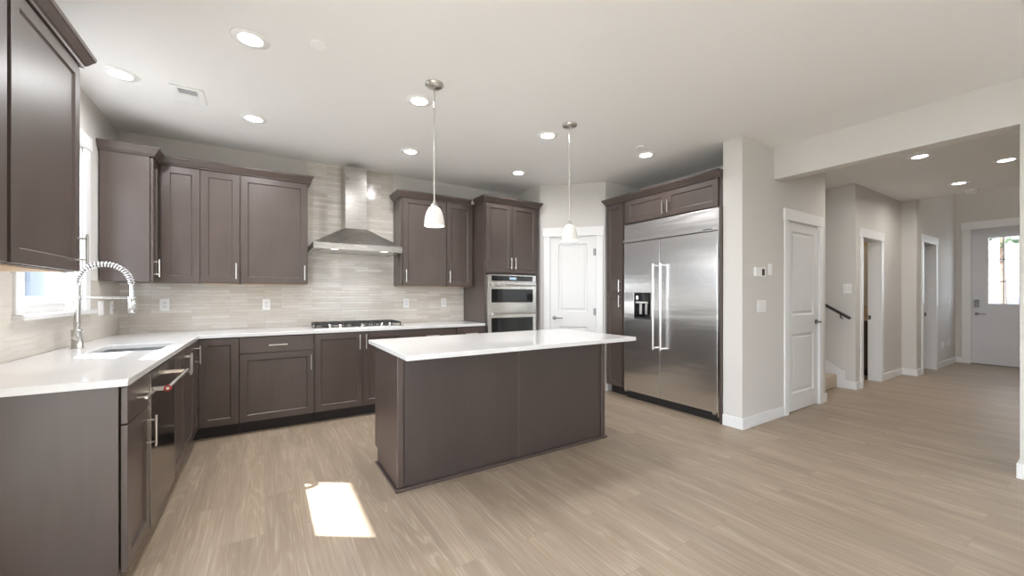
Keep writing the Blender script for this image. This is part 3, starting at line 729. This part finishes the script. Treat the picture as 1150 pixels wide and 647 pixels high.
for x in (-.24, .27): G().lathe([(.03, .0025), (.03, .0005)], (x, -.45), 20).obj('hood_lamp', 'hoodlens', r)

# ------------------------------------------------------------------ cooktop
r = tag(empty('gas_cooktop', (.865, 4.58, .9145)), 'five-burner gas cooktop with black grates set in the counter', 'cooktop')
cw, cd_ = .455, .235
G().box(-cw, cw, -cd_, cd_, 0, .012).obj('base_plate', 'steel', r, bev=.003)
for x, y, q in ((-.31, -.09, .040), (-.31, .12, .032), (0, .02, .052), (.31, -.09, .032), (.31, .12, .040)):
    b = G().lathe([(q + .012, .012), (q + .010, .020), (q, .021), (q, .028), (q - .006, .030)], (x, y), 24).obj('burner', 'iron', r)
for k in range(3):
    x0_, x1_ = -.435 + k * .292, -.435 + k * .292 + .286; g = G()
    g.box(x0_, x0_ + .012, -.16, .215, .034, .050).box(x1_ - .012, x1_, -.16, .215, .034, .050)
    g.box(x0_, x1_, -.16, -.148, .034, .050).box(x0_, x1_, .203, .215, .034, .050)
    g.box(x0_, x1_, .018, .030, .034, .050)
    for j in (1, 2, 3): xx = x0_ + (x1_ - x0_) * j / 4; g.box(xx - .005, xx + .005, -.15, .205, .038, .052)
    for xx in (x0_, x1_ - .012):
        for yy in (-.16, .203): g.box(xx, xx + .012, yy, yy + .012, .012, .034)
    g.obj('grate', 'iron', r, bev=.002)
for px in (-.30, -.205, .01, .215, .30):
    G().lathe([(.019, .012), (.019, .018), (.015, .020), (.014, .042), (.012, .044)], (px, -.200), 20).obj('knob', 'chrome', r)

# ------------------------------------------------------------------ island
IX0, IX1, IY0, IY1 = .715, 2.545, 2.505, 3.105
r = tag(empty('kitchen_island', ((IX0 + IX1) / 2, (IY0 + IY1) / 2, 0)), 'dark stained wood island base in the middle of the kitchen', 'island')
def isl(g, nm, m='cab', bev=.0015): return sub(r, g, nm, m, bev)
isl(G().box(IX0 + .019, IX1 - .019, IY0 + .019, IY1 - .075, .02, .883), 'carcass')
# side panels with toe notch at the kitchen side
for x0_ in (IX0, IX1 - .0185):
    isl(G().ext([(IY0 + .012, .001), (IY1 - .075, .001), (IY1 - .075, .11), (IY1, .11), (IY1, .883), (IY0 + .012, .883)], 'x', x0_, x0_ + .0185), 'side_panel')
isl(G().box(IX0 + .045, 1.628, IY0 + .008, IY0 + .0188, .0005, .883), 'back_panel', 'veneer')
isl(G().box(1.646, IX1 - .045, IY0 + .008, IY0 + .0188, .0005, .883), 'back_panel', 'veneer')
isl(G().box(1.625, 1.650, IY0 + .003, IY0 + .008, .0225, .883), 'seam_batten')
for x0_ in (IX0 - .003, IX1 - .042): isl(G().box(x0_, x0_ + .045, IY0 - .003, IY0 + .010, .0225, .883), 'corner_post', bev=.007)
isl(G().box(IX0 - .016, IX1 + .016, IY0 - .016, IY0 + .0075, .001, .022).box(IX0 - .016, IX0 - .003, IY0 - .003, IY1 - .075, .001, .019).box(IX1 + .003, IX1 + .016, IY0 - .003, IY1 - .075, .001, .019), 'shoe_moulding', bev=.004)
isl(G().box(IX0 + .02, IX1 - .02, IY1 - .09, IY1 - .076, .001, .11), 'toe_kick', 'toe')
k_ = (IX1 - IX0 - .006) / 3
for i in range(3):
    g = G().panel(-(IX0 + .003 + (i + 1) * k_) + .0015, -(IX0 + .003 + i * k_) - .0015, .115, .876, -(IY1 + .0), .02, [(-(IX0 + .003 + (i + 1) * k_) + .06, -(IX0 + .003 + i * k_) - .06, .175, .816)], .009, .005)
    g.v = [(-x, -y, z) for x, y, z in g.v]
    d_ = isl(g, 'door')
    hx = IX0 + .003 + i * k_ + .035
    g = G().tube([(hx, IY1 + .034, .70), (hx, IY1 + .034, .85)], .006, 10).tube([(hx, IY1, .72), (hx, IY1 + .034, .72)], .0045, 8).tube([(hx, IY1, .83), (hx, IY1 + .034, .83)], .0045, 8)
    o = isl(g, 'handle', 'nickel', 0); o.parent = d_
isl(G().box(IX0 + .019, IX1 - .019, IY1 - .074, IY1 - .021, .112, .883), 'face_frame')
tag(G().box(.675, 2.580, 2.187, 3.150, .884, .914).obj('island_countertop', 'quartz', bev=.003, loc=(1.6275, 2.67, .884)), 'white quartz slab on top of the island', 'countertop')

# ------------------------------------------------------------------ pendants
def pendant(x, y, zb, label):
    r = tag(empty('pendant_light', (x, y, H)), label, 'pendant light', 'pendants over the island')
    G().lathe([(.064, -.0005), (.064, -.012), (.050, -.022), (.012, -.030)][::-1], n=32).obj('canopy', 'nickel', r)
    G().tube([(0, 0, -.028), (0, 0, zb + .155 - H)], .0048, 10).obj('rod', 'nickel', r)
    z0 = zb - H
    G().lathe([(.022, z0 + .136), (.024, z0 + .150), (.012, z0 + .162), (.007, z0 + .178)], n=24).obj('socket_cap', 'nickel', r)
    pr = [(.070, z0), (.0695, z0 + .025), (.064, z0 + .065), (.054, z0 + .100), (.038, z0 + .128), (.022, z0 + .142)]
    inn = [(a - .004, b) for a, b in pr][::-1]; inn[0] = (.018, z0 + .138)
    G().lathe(pr + inn + [pr[0]], n=36, caps=False).obj('lamp_shade', 'shade', r)
    G().lathe([(.001, z0 + .035), (.018, z0 + .045), (.022, z0 + .062), (.014, z0 + .090), (.011, z0 + .125)], n=16).obj('bulb', 'bulb', r)
    d = bpy.data.lights.new('pendant_lamp', 'POINT'); d.energy = 4.0; d.color = (1., .92, .82); d.shadow_soft_size = .03
    o = bpy.data.objects.new('pendant_lamp', d); C.objects.link(o); o.location = (x, y, zb - .01)
pendant(1.013, 2.640, 1.745, 'frosted glass pendant light over the left half of the island')
pendant(2.256, 2.640, 1.735, 'frosted glass pendant light over the right half of the island')

# ------------------------------------------------------------------ recessed ceiling lights
proto = None
def recessed(x, y, label, grp, energy=None, lamp_col=(.98, .98, 1.), z=H):
    global proto
    if proto is None:
        proto = empty('recessed_light', (x, y, H))
        G().lathe([(.062, -.007), (.098, -.003), (.100, -.0005), (.062, -.0005), (.062, -.007)], n=40, caps=False).obj('trim_ring', 'bright', proto)
        G().lathe([(.0615, -.0015), (.0615, -.0045), (.001, -.0050)], n=32).obj('lens', 'lens', proto)
        r = proto
    else:
        r = copy_tree(proto); r.location = (x, y, z)
    tag(r, label, 'ceiling light', grp)
    d = bpy.data.lights.new('recessed_lamp', 'AREA'); d.shape = 'DISK'; d.size = .12; d.spread = R(165); d.energy = (energy or LAMP); d.color = lamp_col
    o = bpy.data.objects.new('recessed_lamp', d); C.objects.link(o); o.location = (x, y, z - .012)
gk = 'recessed lights in the kitchen ceiling'
for x, y, l in ((-.07, 2.745, 'round recessed light with wide white trim, nearest and largest in the kitchen ceiling'),
                (-.824, 3.646, 'round recessed light above the sink window'),
                (-.078, 3.962, 'round recessed light in front of the wall cabinets left of the hood'),
                (1.002, 2.925, 'round recessed light just behind the left pendant'),
                (1.277, 4.003, 'round recessed light in front of the range hood chimney'),
                (2.608, 4.002, 'round recessed light in front of the oven tower'),
                (2.231, 2.922, 'round recessed light just behind the right pendant'),
                (3.42, 2.77, 'round recessed light in front of the refrigerator')):
    recessed(x, y, l, gk, energy=LAMP * (.4 if x > 2.5 and y > 3.5 else 0.5 if x > 3 else .75 if y < 2.95 and x > .5 else 1.))
recessed(-.42, 1.15, 'added unseen fill light, shaped as a recessed light, behind the camera above the near end of the sink counter', gk, energy=6.)  # added fixture out of view, there to brighten the counter's end panel
gh = 'recessed lights in the hall ceiling'
for x, y, l in ((5.942, 1.237, 'round recessed light in the hall ceiling, nearest the wide opening'),
                (7.791, 1.254, 'round recessed light in the hall ceiling beside the smoke detector'),
                (6.902, .763, 'round recessed light at the right edge of the hall ceiling')):
    recessed(x, y, l, gh, energy=9.0, lamp_col=(1., .95, .88))
recessed(9.7, .2, 'added unseen fill light, shaped as a recessed light, high in the tall entry ceiling', gh, energy=16., lamp_col=(1., .95, .88), z=HH)  # added fixture out of view, lifts the dim walls of the tall entry
# smoke detector, sprinkler caps, vent
r = tag(empty('smoke_detector', (8.43, 1.239, H)), 'white round smoke detector on the hall ceiling', 'smoke detector')
G().lathe([(.05, -.040), (.062, -.034), (.066, -.012), (.070, -.0005)], n=32).obj('cover', 'bright', r); G().lathe([(.012, -.044), (.012, -.0402)], n=16).obj('test_button', 'trim', r)
tag(G().lathe([(.040, -.010), (.044, -.007), (.045, -.0005)], n=28).obj('ceiling_cover', 'bright'), 'small round white cover plate on the ceiling near the largest recessed light', 'ceiling cover').location = (.27, 2.592, H)
tag(G().lathe([(.036, -.009), (.040, -.006), (.041, -.0005)], n=28).obj('sprinkler_cover', 'ceiling'), 'small round sprinkler cover on the ceiling near the refrigerator light', 'sprinkler cover').location = (3.19, 2.655, H)
r = tag(empty('ceiling_vent', (-.475, 3.75, H)), 'white rectangular air vent in the ceiling above the sink run', 'vent')
g = G().cells([-.095, -.055, .055, .095], [-.13, -.095, -.015, .13], lambda x, y: not (abs(x) < .055 and -.095 < y < -.015), -.008, -.0005); g.obj('frame', 'bright', r, bev=.002)
G().box(-.055, .055, -.095, -.015, -.0012, -.0005).obj('duct', 'ventgrey', r)
for k in range(3): G().ext([(-.088 + k * .027, -.0015), (-.086 + k * .027, -.0015), (-.084 + k * .027, -.004), (-.086 + k * .027, -.004)], 'x', -.055, .055).obj('louvre', 'plastic', r)

# ------------------------------------------------------------------ outlets, switches, thermostat
def plate(loc, rz, w_, h_, label, kind, cat, name, toggles=1, outlet=True):
    """local: plate on face y=0, room is -y"""
    r = tag(empty(name, loc, rz), label, cat)
    G().box(-w_ / 2, w_ / 2, -.006, -.0004, -h_ / 2, h_ / 2).obj('cover_plate', 'plastic', r, bev=.002)
    for k in range(toggles):
        cx = (k - (toggles - 1) / 2) * .046
        if outlet:
            o = G().box(cx - .017, cx + .017, -.008, -.006, -.034, .034).obj('receptacle', 'trim', r, bev=.001)
            for z in (-.018, .018): G().box(cx - .008, cx - .005, -.0084, -.0079, z - .005, z + .005).box(cx + .005, cx + .008, -.0084, -.0079, z - .005, z + .005).obj('slots', 'ink', o)
        else:
            G().add([(cx - .016, -.0062, -.033), (cx + .016, -.0062, -.033), (cx + .016, -.011, .033), (cx - .016, -.011, .033), (cx - .016, -.004, -.033), (cx + .016, -.004, -.033), (cx + .016, -.004, .033), (cx - .016, -.004, .033)], [(0, 1, 2, 3), (7, 6, 5, 4), (0, 4, 5, 1), (2, 6, 7, 3), (0, 3, 7, 4), (1, 5, 6, 2)]).obj('rocker', 'trim', r)
    return r
yb = BY - tb
plate((-.80, yb, 1.167), 0, .072, .115, 'white outlet on the back tile nearest the window corner', 0, 'outlet', 'wall_outlet')
plate((.015, yb, 1.160), 0, .072, .115, 'white outlet on the back tile left of the cooktop', 0, 'outlet', 'wall_outlet')
plate((1.505, yb, 1.160), 0, .072, .115, 'white outlet on the back tile just right of the cooktop', 0, 'outlet', 'wall_outlet')
plate((2.005, yb, 1.160), 0, .072, .115, 'white outlet on the back tile nearest the oven tower', 0, 'outlet', 'wall_outlet')
plate((LX + tb, 4.41, 1.155), E90, .115, .115, 'white two-gang switch plate on the tile right of the sink window', 0, 'switch', 'light_switch', 2, False)
plate((LX + tb, 4.67, 1.150), E90, .075, .115, 'white outlet on the window-wall tile behind the faucet spray head', 0, 'outlet', 'wall_outlet')
plate((4.125, 1.961, 1.152), 0, .165, .118, 'white three-gang light switch below the thermostat', 0, 'switch', 'light_switch', 3, False)
plate((4.292, 1.961, 1.518), 0, .070, .112, 'small blank white wall plate right of the thermostat', 0, 'wall plate', 'wall_plate', 0)
r = tag(empty('thermostat', (4.07, 1.961, 1.484)), 'white thermostat with dark display beside the refrigerator', 'thermostat')
G().box(-.095, .095, -.022, -.0004, -.046, .046).obj('body', 'plastic', r, bev=.005); G().box(.022, .072, -.0235, -.0222, -.034, .030).obj('display', 'lcd', r)
plate((6.65, 2.074, 1.348), W90, .09, .13, 'white two-gang light switch on the stair wall above the handrail', 0, 'switch', 'light_switch', 2, False)
plate((10.10, 1.82, .38), 0, .13, .115, 'white wall outlet low on the entry wall, left one of two', 0, 'outlet', 'wall_outlet', 2)
plate((10.53, 1.82, .42), 0, .10, .14, 'white wall plate low on the entry wall, nearest the front door', 0, 'wall plate', 'wall_plate', 0)
plate((10.53, 1.82, 1.18), 0, .09, .16, 'white light switch on the entry wall beside the front door', 0, 'switch', 'light_switch', 1, False)

# ------------------------------------------------------------------ stairs and handrail
r = struct(empty('stairs', (6.13, 2.20, 0)), 'beige carpeted stairs rising behind the closet wall')
for k in range(13):
    g = G().box(-.51, .503, k * .27 - .02, (k + 1) * .27 + .02 if k < 12 else 4.2, k * .18 + .002 if k == 0 else k * .18 - .02, (k + 1) * .18)
    g.obj('step', 'carpet', r, bev=.02, seg=3)
G().ext([(-.10, .001), (-.10, .235), (-.07, .235), (3.5, 2.60), (3.5, 2.0), (.35, .001)], 'x', .504, .519).obj('skirt_board', 'trim', r)
r = tag(empty('handrail', (6.60, 2.03, .95)), 'black handrail rising along the stair wall', 'handrail')
rl = [(-.015, -.005, .0), (-.015, .03, .022), (-.015, 1.9, 1.20)]
G().tube(rl, .019, 12).obj('rail', 'black', r)
for y in (.10, .95, 1.8): 
    z = .022 + (y - .03) * .63
    G().tube([(-.015, y, z - .015), (-.015, y, z - .055), (.049, y, z - .075)], .008, 8).obj('bracket', 'black', r)

# ------------------------------------------------------------------ bathroom glimpse
r = tag(empty('bathroom_vanity', (8.0, 2.14, 0)), 'dark wood vanity with tan top seen through the first hall doorway', 'vanity')
G().box(-.05, .449, .0, 1.25, .10, .86).obj('cabinet', 'cab', r); G().box(.0, .449, .02, 1.25, .001, .0995).obj('toe_kick', 'toe', r)
for k in range(2):
    g = G().panel(.003 + k * .62, .617 + k * .62, .12, .84, 0, .02, [(.06 + k * .62, .56 + k * .62, .18, .78)]); g.v = [(-.0705 + y, x, z) for x, y, z in g.v]; g.obj('door', 'cab', r)
G().box(-.08, .449, .0, 1.27, .861, .90).obj('vanity_top', 'marble', r, bev=.003); G().box(.43, .449, 0, 1.27, .9005, 1.0).obj('splash', 'marble', r)
r = tag(empty('bathroom_mirror', (8.449, 2.75, 1.08)), 'mirror above the vanity inside the first hall doorway', 'mirror')
G().box(-.006, -.0005, -.58, .62, .0, 1.0).obj('mirror_glass', 'mirror', r)
d = bpy.data.lights.new('vanity_lamp', 'POINT'); d.energy = 7; d.color = (1., .84, .62); d.shadow_soft_size = .08
o = bpy.data.objects.new('vanity_lamp', d); C.objects.link(o); o.location = (7.9, 3.2, 2.3)

# ------------------------------------------------------------------ outside
struct(G().box(-40, 60, -40, 45, -.45, -.30).obj('ground', 'grass'))
struct(G().box(11.2, 13.2, -.8, 2.8, -.29, -.03).obj('ground_porch', 'concrete'), 'concrete porch slab outside the front door')
def house(loc, rz, w_, d_, h_, m, label):
    r = tag(empty('neighbouring_house', loc, rz), label, 'house')
    G().box(-w_ / 2, w_ / 2, 0, d_, 0, h_).obj('walls', m, r)
    G().ext([(-.4, h_ + .001), (d_ + .4, h_ + .001), (d_ / 2, h_ + 1.6)], 'x', -w_ / 2 - .4, w_ / 2 + .4).obj('roof', 'roof', r)
    for x in (-w_ * .32, -w_ * .05, w_ * .25):
        f = G().cells([x - .6, x - .52, x + .52, x + .6], [h_ - 1.5, h_ - 1.42, h_ - .5, h_ - .42], lambda a, b: not (abs(a - x) < .52 and h_ - 1.42 < b < h_ - .5), -.05, -.002, 'y').obj('window', 'trim', r)
        G().box(x - .52, x + .52, -.03, -.022, h_ - 1.42, h_ - .5).obj('pane', 'blackglass', f)
    return r
house((-6.5, 17, -.3), 0, 13, 6, 6.2, 'siding', 'grey-blue house seen through the window above the sink')
hs = house((24, 2, -.3), R(-90), 14, 7, 5.2, 'siding2', 'pale house across the street seen through the front door glass')
G().box(-4.5, 4.5, -.12, -.055, .02, 1.50).obj('garage_door', 'garage', hs)
def fence(loc, rz, L):
    r = tag(empty('garden_fence', loc, rz), 'low wooden garden fence outside the sink window', 'fence')
    for k in range(int(L / 1.8) + 1): G().box(k * 1.8 - .05, k * 1.8 + .05, -.05, .05, 0, 1.55).obj('post', 'fence', r)
    g = G()
    for k in range(int(L / .14)): g.box(k * .14 + .055, k * .14 + .182, -.075, -.055, .05, 1.45)
    g.obj('boards', 'fence', r); G().box(0, L, -.05, -.02, .35, .43).box(0, L, -.05, -.02, 1.2, 1.28).obj('rails', 'fence', r)
fence((-11.0, 11.5, -.3), 0, 9.9)
def tree(loc, h_, r0, label):
    r = tag(empty('garden_tree', loc), label, 'tree')
    G().tube([(0, 0, 0), (.04, .02, h_ * .3), (-.05, .03, h_ * .6), (.02, 0, h_ * .85)], [r0, r0 * .8, r0 * .6, r0 * .25], 10).obj('trunk', 'bark', r)
    g = G(); rnd = random.Random(5)
    for k in range(420):
        a, b, q = rnd.uniform(0, 6.283), rnd.uniform(-1, 1), rnd.random() ** .4
        rr = h_ * .28 * q; c_ = Vector((rr * math.cos(a) * math.sqrt(1 - b * b), rr * math.sin(a) * math.sqrt(1 - b * b), h_ * .78 + rr * b * 1.05))
        u = Vector((rnd.uniform(-1, 1), rnd.uniform(-1, 1), rnd.uniform(-1, 1))).normalized(); v_ = u.orthogonal().normalized(); s_ = .16
        g.add([c_ - u * s_, c_ + v_ * s_ * .5, c_ + u * s_, c_ - v_ * s_ * .5], [(0, 1, 2, 3)])
    g.obj('foliage', 'leaf', r)
tree((15.2, 1.71, -.3), 5.5, .07, 'slim street tree seen through the front door glass')
tree((-6.3, 14.0, -.3), 3.6, .10, 'green garden tree seen through the window above the sink')
